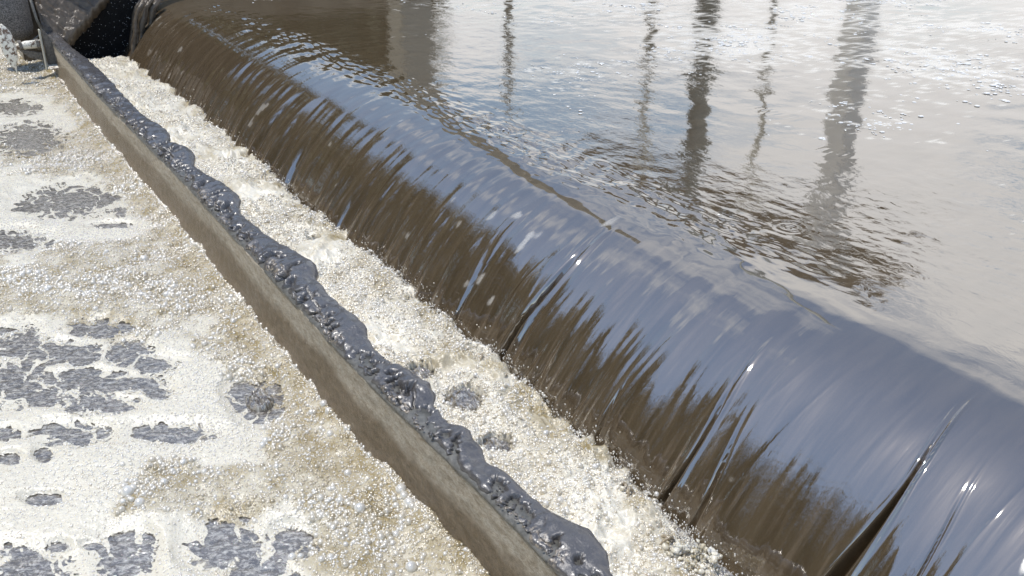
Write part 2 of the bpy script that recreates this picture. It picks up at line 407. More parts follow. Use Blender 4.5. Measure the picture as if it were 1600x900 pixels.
# weir wall under the sheet, basin edges
wr = box('weir_wall', (-9.25, 1.80, -1.29), (2.5, 2.02, -.17), M_black); tag(wr, 'dark concrete weir wall hidden behind the falling water sheet', 'wall')
box('basin_floor', (-9.3, 2.03, -1.28), (2.5, 24, -1.2), M_mud)['kind'] = 'structure'
ew = box('basin_end_wall', (-9.75, 4.36, -1.29), (-9.27, 22.6, .22), M_mud, bevel=.02); tag(ew, 'muddy concrete wall closing the far end of the upper basin', 'wall')
pw = box('end_pier', (-9.9, 1.785, -1.29), (-9.27, 4.35, .30), M_pier, bevel=.02); tag(pw, 'brown stained concrete pier at the far end of the weir', 'pier')
bw = box('basin_back_wall', (-9.2, 22.2, -1.29), (2.5, 22.6, .12), M_conc, bevel=.02); tag(bw, 'low concrete wall at the back of the upper basin', 'wall')

# ------------------------------------------------------------------ lower pools: dark water and foam
raw('channel_water', [(-9.3, -6, -.51), (2.5, -6, -.51), (2.5, 1.9, -.51), (-9.3, 1.9, -.51)], [(0, 1, 2, 3)], M_dark, smooth=False)['kind'] = 'structure'
raw('lower_basin_water', [(-20, -6, -.51), (-9.3, -6, -.51), (-9.3, .78, -.51), (-20, .78, -.51)], [(0, 1, 2, 3)], M_dark, smooth=False)['kind'] = 'structure'

HOLES = [(-6.613,0.354, 0.54,4.90,2.51,-1.63), (-7.560,0.371, 0.71,7.14,3.99,-2.58), (-5.138,0.393, 0.72,4.93,3.78,-2.45), (-5.140,0.207, 1.44,12.71,9.58,-6.21), (-4.819,0.597, 6.50,34.10,11.02,-7.14), (-4.635,0.509, 1.93,10.70,19.08,-12.36), (-4.679,0.068, 0.71,7.33,7.40,-4.79), (-3.531,-0.021, 1.09,10.57,7.56,-4.89), (-3.490,0.253, 1.46,8.63,13.06,-8.45), (-3.341,0.136, 1.44,9.81,9.61,-6.22), (-3.227,0.312, 2.39,12.25,10.18,-6.59), (-3.082,0.387, 2.74,12.33,15.06,-9.75), (-3.230,-0.073, 1.12,11.46,5.70,-3.69), (-3.091,0.142, 1.18,7.49,10.77,-6.98), (-3.045,0.020, 2.06,16.24,13.74,-8.90), (-2.980,0.297, 2.31,11.32,13.92,-9.01), (-2.909,0.155, 1.48,8.74,15.07,-9.76), (-2.690,0.605, 5.45,17.44,11.31,-7.33), (-2.612,0.637, 4.38,13.28,8.06,-5.22), (-2.588,0.338, 2.13,8.84,16.72,-10.83), (-2.765,0.052, 1.51,10.29,14.70,-9.52), (-2.864,0.360, 5.20,22.74,22.46,-14.54), (-2.882,-0.129, 2.69,29.55,23.51,-15.23), (-2.452,-0.067, 2.86,23.25,36.49,-23.63), (-2.721,-0.131, 2.92,30.81,32.09,-20.78), (-2.691,-0.043, 5.48,45.12,28.09,-18.19), (-2.174,-0.145, 1.13,10.47,11.92,-7.72), (-2.075,0.087, 2.82,14.44,10.17,-6.59), (-2.213,-0.061, 4.66,34.45,42.13,-27.28), (-1.963,0.324, 3.02,10.31,9.36,-6.06), (-1.881,0.478, 4.91,13.59,15.15,-9.81), (-1.816,0.366, 3.43,10.52,14.56,-9.43), (-2.173,0.014, 7.10,43.44,55.85,-36.17)]
CH_HOLES = [(-2.438,1.189, 9.06,17.31,13.60,-8.81), (-2.202,1.228, 7.07,12.20,9.59,-6.21), (-1.930,1.188, 9.21,14.76,18.97,-12.28), (-4.146,1.063, 6.82,21.83,12.37,-8.01), (-3.850,1.322, 9.75,25.00,17.24,-11.17)]
ZONES = [(-3.845,0.446, 0.28,1.42,1.79,-1.16), (-3.048,0.820, 1.18,3.48,2.16,-1.40), (-2.089,0.738, 1.43,3.36,2.96,-1.92), (-1.699,0.722, 1.68,3.42,4.23,-2.74), (-2.208,0.358, 0.87,3.10,6.37,-4.13), (-5.978,0.598, 0.30,1.88,1.65,-1.07), (-8.686,0.660, 0.19,1.64,1.11,-0.72), (-2.417,0.738, 2.41,6.29,2.80,-1.81)]
def ellf(E, U, V):
    r = np.full(U.shape, -9.)
    for (cu, cv, a, b, c, d) in E:
        du = U-cu; dv = V-cv
        r = np.maximum(r, 1-np.sqrt((a*du+b*dv)**2+(c*du+d*dv)**2))
    return r
def wall_v(u):
    u = np.asarray(u, float)
    return np.interp(u, [-9.2, -6.3, -4.1, -3, -2.14, -1.39, -.6, 2.5], [.80, .792, .828, .828, .83, .858, .862, .862])
def left_fields(U, V):
    h = ellf(HOLES, U, V)+.26
    rag = .34*perlin(U*11, V*16, 61)+.20*perlin(U*30, V*42, 62)+.09*perlin(U*75, V*95, 63)
    hole = h*1.25+rag*np.clip(1.1-np.abs(h), 0, 1)+.02
    wx = .5*perlin(U*6, V*7, 58)+.25*perlin(U*17, V*19, 57); wy = .5*perlin(U*6, V*7, 59)+.25*perlin(U*17, V*19, 56)
    d1, d2 = worley(U*6+wx, V*9.5+wy, 64)
    hole = hole-.75*sstep(.24, .02, d2-d1)*(h > -.3)
    d3, d4 = worley(U*26+2.2*wx+.4*perlin(U*40, V*40, 60), V*40+2.2*wy, 68)
    hole = hole-.45*sstep(.24, .02, d4-d3)*sstep(-.2, .3, perlin(U*4, V*5, 69)+.1)*(h > -.3)
    z = ellf(ZONES, U, V)+.30*perlin(U*5, V*5, 65)+.15*perlin(U*14, V*14, 66)
    zone = sstep(-.10, .25, z)
    near = wall_v(U)-V
    zone = np.maximum(zone, sstep(.22, .05, near+.08*perlin(U*4, V*4, 67)))
    brown = ellf([(-4.836, 0.750, 3.4, 15, 6, -4.)], U, V)
    hgt = .006+.010*fbm(U*4, V*4, 70, 3)+zone*(.008+.008*perlin(U*9, V*9, 71)+.003*perlin(U*30, V*30, 72))+.0025*perlin(U*60, V*60, 73)
    hgt += .03*sstep(-2.6, -1.4, U)*sstep(.6, .1, near)+.030*sstep(.13, .01, near)*(1+.5*perlin(U*7, V*5, 55))
    left_fields.smooth = h*1.25+.30*perlin(U*11, V*16, 61)
    return hole, zone, np.maximum(hgt, -.004)
def foam_left():
    u = -np.exp(np.linspace(np.log(13.), np.log(.85), 1250)); u = np.concatenate([u, np.linspace(-.78, 2.2, 30)])
    t = np.concatenate([np.linspace(-5.5, -.62, 14), np.linspace(-.6, -.3, 30)[:-1], np.linspace(-.3, 1., 270)])  # fraction across
    U, T = np.meshgrid(u, t)
    V = np.where(T > 0, T*(wall_v(U)-.012), T)
    hole, zone, hgt = left_fields(U, V)
    edge = sstep(.12, -.30, hole)
    hs = left_fields.smooth; Z = -.5095+.003*sstep(.2, .0, hs)+(hgt+.010)*sstep(.1, -.8, hs)
    fc = (hole[:-1, :-1]+hole[1:, 1:]+hole[1:, :-1]+hole[:-1, 1:])/4 < .22
    co = np.stack([U, V, Z], -1).reshape(-1, 3)
    f = gridfaces(*U.shape, keep=fc)
    ochre = np.clip(zone*(.75+.45*perlin(U*8, V*8, 74))+.12+.5*sstep(.16, .0, wall_v(U)-V-.02), 0, 1)
    co, f, at = compact(co, f, dict(ochre=ochre, edge=.25+edge*1.5))
    o = raw('foam', co, f, M_foam, attrs=at)
    tag(o, 'cream foam with open dark patches floating left of the baffle', 'foam', kind='stuff')
foam_left()

BASE = np.array([(-9.2,1.62),(-8.76,1.58),(-7.845,1.545),(-6.304,1.49),(-5.423,1.462),(-4.717,1.427),(-4.138,1.399),(-3.74,1.45),(-3.322,1.422),(-2.869,1.43),(-2.651,1.415),(-2.296,1.431),(-1.904,1.41),(-1.652,1.424),(-1.281,1.374),(-1.164,1.345),(-.6,1.34),(2.5,1.34)])
def foot_v(u): return np.interp(u, BASE[:, 0], BASE[:, 1])
def chan_fields(U, V):
    h = ellf(CH_HOLES, U, V)
    hole = h*1.2+.3*perlin(U*25, V*30, 81)+.2*perlin(U*60, V*70, 82)-.05
    t = (V-.9)/(foot_v(U)-.9)
    bil = 1-np.abs(perlin(U*9+.5*perlin(U*6, V*6, 80), V*11, 79))*2.
    hgt = .014+.020*fbm(U*5, V*6, 83, 3)+.022*np.clip(bil, -1, 1)*sstep(-.3, .3, perlin(U*3, V*4, 78)+.1)+.006*(1-np.abs(perlin(U*28, V*30, 77))*2)+.007*perlin(U*22, V*22, 84)+.003*perlin(U*60, V*60, 85)
    hgt += .016*sstep(.6, 1., t)*(.3+np.clip(perlin(U*7, V*3, 86)+.25*perlin(U*19, V*9, 87), -.3, .8))
    return hole, hgt, t
def foam_channel():
    u = -np.exp(np.linspace(np.log(8.95), np.log(.5), 1000)); u = np.concatenate([u, np.linspace(-.48, 2.2, 30)])
    U, T = np.meshgrid(u, np.linspace(0, 1.09, 200))
    V = .875+T*(foot_v(U)+.012*perlin(U*9, 0*U, 88)+.008*perlin(U*27, 0*U, 89)-.875)
    hole, hgt, t = chan_fields(U, V)
    Z = -.488+np.maximum(hgt, 0)*sstep(.10, -.2, hole)-.030*sstep(-.2, .1, hole)
    edge = sstep(.12, -.4, hole)*sstep(1.07, .93, t+.05*perlin(U*14, V*14, 76)); fc = (hole[:-1, :-1]+hole[1:, 1:])/2 < .22
    ochre = np.clip(.18+.75*perlin(U*3, V*4, 90)+.35*perlin(U*12, V*12, 91)+.9*sstep(.74, 1.0, t)*(.6+perlin(U*8, V*8, 92)), 0, 1)
    co = np.stack([U, V, Z], -1).reshape(-1, 3)
    co, f, at = compact(co, gridfaces(*U.shape, keep=fc), dict(ochre=ochre, edge=.25+edge*1.5))
    o = raw('foam', co, f, M_foam, attrs=at)
    tag(o, 'churned cream foam filling the channel between sludge rim and waterfall', 'foam', kind='stuff')
foam_channel()

# ------------------------------------------------------------------ bubbles (geometry-node instances on point clouds)
def bubble_nodes(name, mat, sub=2, flat=1.):
    g = bpy.data.node_groups.new(name, 'GeometryNodeTree')
    g.interface.new_socket('Geometry', in_out='INPUT', socket_type='NodeSocketGeometry')
    g.interface.new_socket('Geometry', in_out='OUTPUT', socket_type='NodeSocketGeometry')
    gi = g.nodes.new('NodeGroupInput'); go = g.nodes.new('NodeGroupOutput')
    ico = g.nodes.new('GeometryNodeMeshIcoSphere'); ico.inputs['Subdivisions'].default_value = sub; ico.inputs['Radius'].default_value = 1
    tr = g.nodes.new('GeometryNodeTransform'); tr.inputs['Scale'].default_value = (1, 1, flat)
    ss = g.nodes.new('GeometryNodeSetShadeSmooth'); sm = g.nodes.new('GeometryNodeSetMaterial'); sm.inputs['Material'].default_value = mat
    na = g.nodes.new('GeometryNodeInputNamedAttribute'); na.data_type = 'FLOAT'; na.inputs['Name'].default_value = 'rad'
    ip = g.nodes.new('GeometryNodeInstanceOnPoints'); L = g.links
    L.new(ico.outputs[0], tr.inputs[0]); L.new(tr.outputs[0], ss.inputs[0]); L.new(ss.outputs[0], sm.inputs[0]); L.new(sm.outputs[0], ip.inputs['Instance'])
    L.new(gi.outputs[0], ip.inputs['Points']); L.new(na.outputs[0], ip.inputs['Scale']); L.new(ip.outputs[0], go.inputs[0])
    return g
G_bub = bubble_nodes('bubble_instances', M_bub)
G_bub2 = bubble_nodes('clear_bubble_instances', M_bub2, 2, .32)
def cloud(name, P, rad, tint, group, label, cat='bubbles'):
    me = bpy.data.meshes.new(name); me.vertices.add(len(P)); me.vertices.foreach_set('co', np.asarray(P, np.float32).ravel())
    for a, v in (('rad', rad), ('tint', tint)):
        at = me.attributes.new(a, 'FLOAT', 'POINT'); at.data.foreach_set('value', np.asarray(v, np.float32))
    me.materials.append(M_bub)
    o = bpy.data.objects.new(name, me); COL.objects.link(o)
    md = o.modifiers.new('bubbles', 'NODES'); md.node_group = group
    tag(o, label, cat, kind='stuff'); return o
def lefts(n, r0, r1, zmin, seed, dens_in=1.):
    r = np.random.default_rng(seed)
    u = -np.exp(r.uniform(np.log(.9), np.log(11.), n)); v = r.uniform(-.55, .87, n)
    # keep density per area roughly even out to -5 then thin
    keep = r.uniform(0, 1, n) < np.clip(np.abs(u)/4.5, .12, 1)
    u, v = u[keep], v[keep]; v = np.minimum(v, wall_v(u)-.016-.02*r.random(len(v)))
    hole, zone, hgt = left_fields(u, v)
    sm = left_fields.smooth; k = (hole < -.05) & (zone > zmin+r.uniform(-.25, .25, len(u)))
    u, v, hgt, zone, sm = u[k], v[k], hgt[k], zone[k], sm[k]
    rad = r0*np.exp(r.normal(0, .5, len(u)))*(.75+.6*sstep(-.2, .5, perlin(u*3, v*3, 94))); rad = np.clip(rad, r0*.4, r1)
    tint = np.clip(r.normal(.58, .22, len(u))-.55*np.clip(perlin(u*9, v*9, 95)+.1, 0, 1), 0, 1)
    tint = np.clip(tint+.45*(1-sstep(.15, .5, zone)), 0, .9)
    return np.stack([u, v, -.5065+(hgt+.010)*sstep(.1, -.8, sm)+rad*.15], -1), rad, tint
P1, R1, T1 = lefts(140000, .0036, .013, .30, 1)
P2, R2, T2 = lefts(240000, .0019, .0040, -.2, 2)
big = np.random.default_rng(3).uniform(0, 1, len(R1)) < .02; R1[big] *= 1.6; T1[big] = .9
cloud('foam_bubbles', np.concatenate([P1, P2]), np.concatenate([R1, R2]), np.concatenate([T1, T2]), G_bub, 'glinting ochre and white bubbles packed on the foam left of the baffle')
def chans(n, seed):
    r = np.random.default_rng(seed)
    u = -np.exp(r.uniform(np.log(.6), np.log(8.9), n)); v = .9+r.uniform(0, 1.06, n)*(foot_v(u)-.9)
    keep = r.uniform(0, 1, n) < np.clip(np.abs(u)/3.5, .15, 1); u, v = u[keep], v[keep]
    hole, hgt, t = chan_fields(u, v)
    k = (hole < -.03) & (perlin(u*2.3, v*3, 97)+.5*perlin(u*9, v*9, 98) > -.12+r.uniform(-.3, .3, len(u)))
    u, v, hgt = u[k], v[k], hgt[k]
    rad = np.clip(.0026*np.exp(r.normal(0, .45, len(u))), .0015, .011)
    tint = np.clip(r.normal(.62, .2, len(u))-.35*np.clip(perlin(u*7, v*7, 99)+.1, 0, 1), 0, 1)
    return np.stack([u, v, -.488+np.maximum(hgt, 0)+rad*.15], -1), rad, tint
P, R, T = chans(140000, 4)
bg_ = np.random.default_rng(5).uniform(0, 1, len(R)) < .012; R[bg_] *= 2.2
cloud('foam_bubbles', P, R, T, G_bub, 'small cream bubbles crowding the foam channel under the waterfall')
# brown boils and big bubbles where the foam opens
def boil(cu, cv, r_, hz, seed, label):
    n = 70; a, b = np.meshgrid(np.linspace(-1.25, 1.25, n), np.linspace(-1.25, 1.25, n)); q = np.clip(1-a*a-b*b, 0, 1)
    z = hz*np.sqrt(q)*(1+.35*perlin(a*1.7, b*1.7, seed))+.010*fbm(a*3.2, b*3.2, seed+1, 4)*sstep(0, .3, q+.1)-.03*sstep(.15, -.0, q)
    co = np.stack([cu+a*r_*1.1, cv+b*r_*.8, -.502+z], -1).reshape(-1, 3)
    keep = (q[:-1, :-1] > 0)|(q[1:, 1:] > 0)
    o = raw('water_boil', co, gridfaces(n, n, keep=keep), M_dark); tag(o, label, 'bubbling water', kind='stuff')
boil(-2.44, 1.185, .050, .026, 301, 'smaller glassy brown boil rising in the channel foam')
boil(-2.20, 1.225, .075, .042, 302, 'largest glassy brown boil bulging in the channel foam')
boil(-1.93, 1.188, .060, .014, 303, 'low grey boil beside the nearest sludge lobes')
boil(-2.612, .637, .060, .020, 304, 'round brown boil in the foam left of the baffle')
# curling tan tongues of splash at the foot of the fall
bm = bmesh.new(); r = random.Random(61)
for k in range(46):
    u_ = [-2.36, -1.22, -3.45, -1.5][k % 4]+r.gauss(0, .05) if k < 26 else -math.exp(r.uniform(math.log(1.), math.log(7)))
    y0 = float(foot_v(u_))-.005; a = r.uniform(-1.2, 1.2)+math.pi*1.5; L = r.uniform(.02, .065); h = r.uniform(.012, .05); p = []; rad = []
    for q in range(9):
        t = q/8; p.append((u_+math.cos(a)*L*t+.006*math.sin(5*t+k), y0+math.sin(a)*L*t*.8, -.492+4*h*t*(1-t)*.8+.008*t)); rad.append((.0075-.0045*t)*r.uniform(.6, 1.3))
    tube_bm(p, rad, 8, True, bm)
o = bm_obj('splash_tongues', bm, M_tongue, smooth=True); tag(o, 'thin tan tongues of water curling up at the foot of the waterfall', 'splash', kind='stuff')
# bubbles drifting on the upper water
r = np.random.default_rng(12); n = 60000
v = 2.2+r.uniform(0, 1, n)**1.3*10; u = r.uniform(-9.2, .2, n)
f = perlin(u*2.5, v*6, 56)*.5+perlin(u*.8, v*.9, 56)*.8+perlin(u*9, v*18, 101)*.35+.42*sstep(3.2, 6, v)+.42*sstep(-2.8, -1.4, u)*sstep(2.35, 2.9, v)-.1*sstep(-6, -7.5, u)
k = f > .56+r.uniform(-.08, .12, n); u, v = u[k], v[k]
R = np.clip(.0050*np.exp(r.normal(0, .45, len(u))), .002, .018)*(.8+.12*v); T = r.uniform(.5, 1, len(u))
cloud('surface_bubbles', np.stack([u, v, R*.05], -1), R, T, G_bub2, 'scattered flat bubbles drifting on the reflecting upper water')

# ------------------------------------------------------------------ baffle with sludge crust
root = empty('baffle_wall', (-3, .86, -.51)); tag(root, 'long stained thin baffle wall standing between foam pool and channel', 'wall')
def ribbon(name, us, prof, mat, parent, attrs=None):
    """prof(us)-> array (n_us, n_profile, 2) of (v,z), closed loop"""
    P = prof(us); nu, npf, _ = P.shape
    co = np.concatenate([np.broadcast_to(us[:, None, None], (nu, npf, 1)), P], -1).reshape(-1, 3)
    i = np.arange(nu*npf).reshape(nu, npf); j = np.roll(i, -1, 1)
    f = np.stack([i[:-1], j[:-1], j[1:], i[1:]], -1).reshape(-1, 4)
    o = raw(name, co, f, mat, attrs=attrs); adopt(parent, o); return o
us = np.concatenate([-np.exp(np.linspace(np.log(9.2), np.log(.5), 700)), np.linspace(-.48, 2.4, 20)])
def wall_prof(us):
    wv = wall_v(us)[:, None]; z = np.linspace(-.205, -.75, 60)[None]
    uu = us[:, None]+0*z
    left = wv+.008*perlin(uu*3, z*5, 110)+.003*perlin(uu*22, z*30, 111)+.0015*perlin(uu*70, z*90, 112)-.040*sstep(-.40, -.52, z)-.012*sstep(-.30, -.42, z)
    right = wv+.055+0*z
    return np.stack([np.concatenate([left, right[:, ::-1]], 1), np.concatenate([z+0*wv, (z+0*wv)[:, ::-1]], 1)], -1)
ribbon('panel', us, wall_prof, M_baffle, root)
def lip_prof(us):
    wv = wall_v(us)[:, None]+.002*perlin(us*12, us*0, 113)[:, None]
    q = np.array([(-.002, -.212), (-.003, -.206), (-.001, -.202), (.03, -.194), (.062, -.196), (.062, -.212)])
    return np.stack([wv+q[:, 0], 0*wv+q[:, 1]+.002*perlin(us*9, us*0, 114)[:, None]], -1)
ribbon('lip', us, lip_prof, M_lip, root)

SR = np.array([(-9.2,.88),(-8.802,0.905),(-8.2,.90),(-7.233,0.938),(-6.621,0.939),(-5.722,0.924),(-5.12,0.963),(-5.0,.952),(-4.894,0.930),(-4.686,0.977),(-4.58,.972),(-4.423,0.935),(-3.95,.972),(-3.852,0.978),(-3.79,.972),(-3.70,0.945),(-3.565,0.928),(-3.196,0.956),(-2.98,.982),(-2.912,0.987),(-2.87,.98),(-2.82,0.958),(-2.66,0.950),(-2.45,.957),(-2.361,0.953),(-2.30,.935),(-2.18,0.928),(-2.0,.96),(-1.943,0.966),(-1.90,.96),(-1.85,.935),(-1.786,0.921),(-1.686,0.956),(-1.551,0.935),(-1.319,0.946),(-1.2,.978),(-1.12,0.972),(-1.07,.95),(-.9,.93),(-.7,.95),(2.4,.94)])
uh = np.concatenate([-np.exp(np.linspace(np.log(9.2), np.log(.5), 1600)), np.linspace(-.48, 2.4, 120)])
NP = 76
def sludge_prof(us):
    vr = np.interp(us, SR[:, 0], SR[:, 1]); vr = vr+.30*(vr-.948)*(vr > .93)-.004*perlin(us*14, us*0, 119); vl = wall_v(us)+.004+.012*perlin(us*9, us*0, 120)+.011*perlin(us*31, us*0, 121)
    th = np.linspace(0, 2*np.pi, NP, endpoint=False)[None]
    c = ((vr+vl)/2)[:, None]; a = ((vr-vl)/2)[:, None]
    hh = (.017+.34*(vr-vl-.09)+.008*perlin(us*3.1, us*0, 122))[:, None]
    ct, st = np.cos(th), np.sin(th)
    v = c+a*np.sign(ct)*np.abs(ct)**.85
    z = -.200+np.where(st > 0, hh*np.abs(st)**.8, -.030*np.abs(st)**.7*(ct > -.2)-.004*(ct <= -.2))
    X = us[:, None]+0*th
    P = v*1.
    lump = .0065*fbm(X*8, P*16+z*9, 123, 3)+.0009*perlin(X*38, P*40+z*20, 124)
    wr = .0016*np.sin((X*80+P*120+6*perlin(X*7, P*12, 129)))*sstep(-.1, .4, perlin(X*3, P*9, 130))
    lft = sstep(-.15, -.75, ct)*(st > -.3)
    crumb = lft*sstep(-.1, .3, perlin(X*3.5, 0*P, 125)+.3*perlin(X*15, P*10, 126))
    d1, d2 = worley(X*17+perlin(X*30, P*30, 118), P*22, 127)
    pit = -.008*crumb*sstep(.12, .0, d2-d1)+.0015*crumb*perlin(X*60, P*60, 117)
    # open splits running diagonally
    d3, d4 = worley(X*11+P*9, P*16-X*4, 128)
    split = -.034*sstep(.10, .0, d4-d3)*sstep(.45, -.15, ct)*(st > 0)*sstep(.0, .25, perlin(X*4, 0*P, 131))
    if not hasattr(sludge_prof, 'ck'):
        rc = np.random.default_rng(77); sludge_prof.ck = [(-np.exp(rc.uniform(np.log(.7), np.log(6.5))), rc.uniform(.0, .5), rc.uniform(.014, .036), rc.uniform(.006, .010), rc.uniform(1.7, 2.35), rc.uniform(.03, .055)) for _ in range(110)]
    crk = 0*X; frac = (P-vl[:, None])/(vr-vl)[:, None]; dvv = (vr-vl)[:, None]
    for (u0, f0, ln, wd, an, dp) in sludge_prof.ck:
        sc_ = .6+.28*abs(u0); k0, k1 = np.searchsorted(us, [u0-.1*sc_, u0+.1*sc_])
        if k1 <= k0: continue
        dx_ = X[k0:k1]-u0; dy_ = (frac[k0:k1]-f0)*dvv[k0:k1]; a_ = an+1.2*dx_/ln*.3
        al = dx_*np.cos(a_)+dy_*np.sin(a_); ac = -dx_*np.sin(a_)+dy_*np.cos(a_)+.004*np.sin(al/ln*9)
        crk[k0:k1] = np.minimum(crk[k0:k1], -dp*np.exp(-(ac/(wd*sc_*.8))**2)*sstep(1.1, .6, np.abs(al)/(ln*sc_))+.25*dp*np.exp(-((ac-2.2*wd*sc_)/(wd*sc_))**2)*sstep(1.1, .5, np.abs(al)/(ln*sc_))*0)
    D = lump+wr+pit+split+crk*(st > -.2)
    v = v+D*ct; z = z+D*np.abs(st)*np.sign(st+.2)
    sludge_prof.crumb = crumb
    return np.stack([v, z], -1)
P_ = sludge_prof(uh)
sl = ribbon('sludge_crust', uh, lambda u: P_, M_sludge, root, attrs=dict(crumb=sludge_prof.crumb))
# loose crumbs of sludge along the lip
mts = []; r = random.Random(4)
for i in range(90):
    u_ = -math.exp(r.uniform(math.log(1.), math.log(6)))
    if perlin(np.array(u_*3.5), np.array(0.), 125) < -.15: continue
    s_ = r.uniform(.002, .0055)*(1 if abs(u_) < 3 else 1.5)
    mt = Matrix.Translation((u_, float(wall_v(u_))+r.uniform(-.004, .03), -.190+r.uniform(0, .012))) @ Matrix.Rotation(r.uniform(0, 6), 4, Vector((r.random(), r.random(), r.random())).normalized()) @ Matrix.Diagonal((s_*r.uniform(.8, 2.2), s_, s_*r.uniform(.4, .9), 1))
    mts.append(mt)
co_, f_, _ = blobs(mts, 1); o = raw('sludge_crumbs', co_, f_, M_sludge); o['kind'] = 'stuff'; adopt(root, o)

# ------------------------------------------------------------------ splashes at the foot of the fall
def splash(name, label, pts, seed, rr0=.012):
    r = random.Random(seed); mts = []
    for (x, y, z, s) in pts:
        for k in range(9):
            d = Vector((r.gauss(0, 1), r.gauss(0, .7), abs(r.gauss(0, .6))))*s*.5
            c = Vector((x, y, z))+d; rad = s*r.uniform(.10, .34)
            mts.append(Matrix.Translation(c) @ Matrix.Rotation(r.uniform(0, 6), 4, 'Z') @ Matrix.Diagonal((rad*r.uniform(.6, 1.3), rad*r.uniform(.6, 1.2), rad*r.uniform(.5, 1.1), 1)))
    co, f, nn = blobs(mts, 2)
    co = co+nn*(.006*fbm(co[:, 0]*60, co[:, 1]*60+co[:, 2]*80, seed, 3))[:, None]
    o = raw(name, co, f, M_foam, attrs=dict(edge=np.full(len(co), 2.), ochre=np.clip(.45+1.*perlin(co[:, 0]*25, co[:, 1]*25, seed+5), 0, 1))); tag(o, label, 'splash', kind='stuff')
pts = []
r = random.Random(8)
for i in range(120):
    u_ = -math.exp(r.uniform(math.log(.9), math.log(8.6))); s_ = r.uniform(.010, .030)
    pts.append((u_, float(foot_v(u_))+r.uniform(-.02, .01), -.487, s_))
splash('splash_foam', 'frothy lumps thrown up along the foot of the waterfall', pts, 31)
splash('splash_foam', 'white and brown splash plume rising at the near foot of the waterfall', [(-1.17+random.gauss(0, .035), 1.345+random.gauss(0, .018), -.475+abs(random.gauss(0, .028)), random.uniform(.016, .034)) for _ in range(34)], 32)

# droplets flung off the foot
G_drop = bubble_nodes('droplet_instances', M_bub, 1, 1.6)
pts = []; rr = []
r = np.random.default_rng(21)
for (cu, n, sp) in [(-1.22, 500, .08), (-1.10, 400, .08), (-2.3, 220, .07), (-3.3, 160, .1), (-4.6, 200, .3), (-2.9, 140, .15), (-1.5, 220, .12), (-1.9, 150, .12), (-6, 260, 1.), (-2.2, 500, .9), (-.9, 200, .1)]:
    for i in range(n):
        u_ = r.normal(cu, sp); pts.append((u_, foot_v(u_)+r.normal(-.005, .025), -.475+abs(r.normal(0, .04)))); rr.append(r.uniform(.0007, .0022)*(1+.12*abs(u_)))
cloud('splash_droplets', pts, rr, r.uniform(.3, 1, len(rr)), G_drop, 'fine brown and white droplets flying at the foot of the waterfall', 'droplets')

# ------------------------------------------------------------------ far end of the channel
bw_ = box('algae_wall', (-9.26, .93, -.6), (-9.12, 1.77, 1.4), M_black)
me = bw_.data; tag(bw_, 'black algae covered end wall glistening in shade beside the waterfall', 'wall')
rD = np.random.default_rng(40); n = 480
cloud('wall_drips', np.stack([-9.115+0*rD.uniform(0, .01, n), rD.uniform(.95, 1.74, n), rD.uniform(-.5, .3, n)], -1), rD.uniform(.0015, .004, n), rD.uniform(.3, 1, n), bubble_nodes('drip_instances', M_bub2, 1, 1.), 'tiny wet specks glistening on the black end wall', 'droplets')
# ragged side stream between the sheet and the end wall
bm = bmesh.new(); r = random.Random(5)
for k in range(16):
    x = -9.05+r.uniform(0, .25); y0 = 1.80+r.uniform(-.12, .08)
    p = []; rad = []
    for j in range(9):
        t = j/8; p.append((x+r.uniform(-.01, .01), y0-.20*t**.6+r.uniform(-.008, .008)-.02, .03-.56*t)); rad.append(.012+.016*r.random())
    tube_bm(p, rad, 8, True, bm)
o = bm_obj('side_trickle', bm, M_mud, smooth=True); tag(o, 'ragged dark brown trickle falling beside the black end wall', 'water', kind='stuff')

def heightpoly(name, corners, nx, ny, mat, amp, seed, sc=12):
    """bilinear patch with lumps, thickened downwards"""
    A, B, C_, D_ = [np.array(c) for c in corners]
    s, t = np.meshgrid(np.linspace(0, 1, nx), np.linspace(0, 1, ny)); s = s[..., None]; t = t[..., None]
    P = A*(1-s)*(1-t)+B*s*(1-t)+C_*s*t+D_*(1-s)*t
    rag = .02*perlin(P[..., 0]*20, P[..., 1]*20+P[..., 2]*20, seed+1)
    P[..., 2] += amp*fbm(P[..., 0]*sc, P[..., 1]*sc, seed, 4)+rag
    top = P.reshape(-1, 3); bot = top.copy(); bot[:, 2] -= .10
    f = gridfaces(ny, nx); i = np.arange(nx*ny).reshape(ny, nx); ring = np.concatenate([i[0], i[1:, -1], i[-1, -2::-1], i[-2:0:-1, 0]])
    side = np.stack([ring, np.roll(ring, -1), np.roll(ring, -1)+nx*ny, ring+nx*ny], -1)
    F = np.concatenate([f, side[:, ::-1], (f+nx*ny)[:, ::-1]])
    return raw(name, np.concatenate([top, bot]), F, mat, attrs=dict(crumb=np.ones(2*nx*ny)*.5))
mb = heightpoly('mud_bank', [(-8.95, .80, -.20), (-8.9, .965, -.255), (-9.11, 1.42, .10), (-9.11, .80, .12)], 90, 90, M_mud, .018, 140)
tag(mb, 'brown sludge bank sloping down behind the end of the baffle', 'sludge bank')
tw = box('side_wall', (-20, .62, -.6), (-9.27, .95, .10), M_mud, bevel=.02); tag(tw, 'brown stained concrete wall running off beyond the mud bank', 'wall')

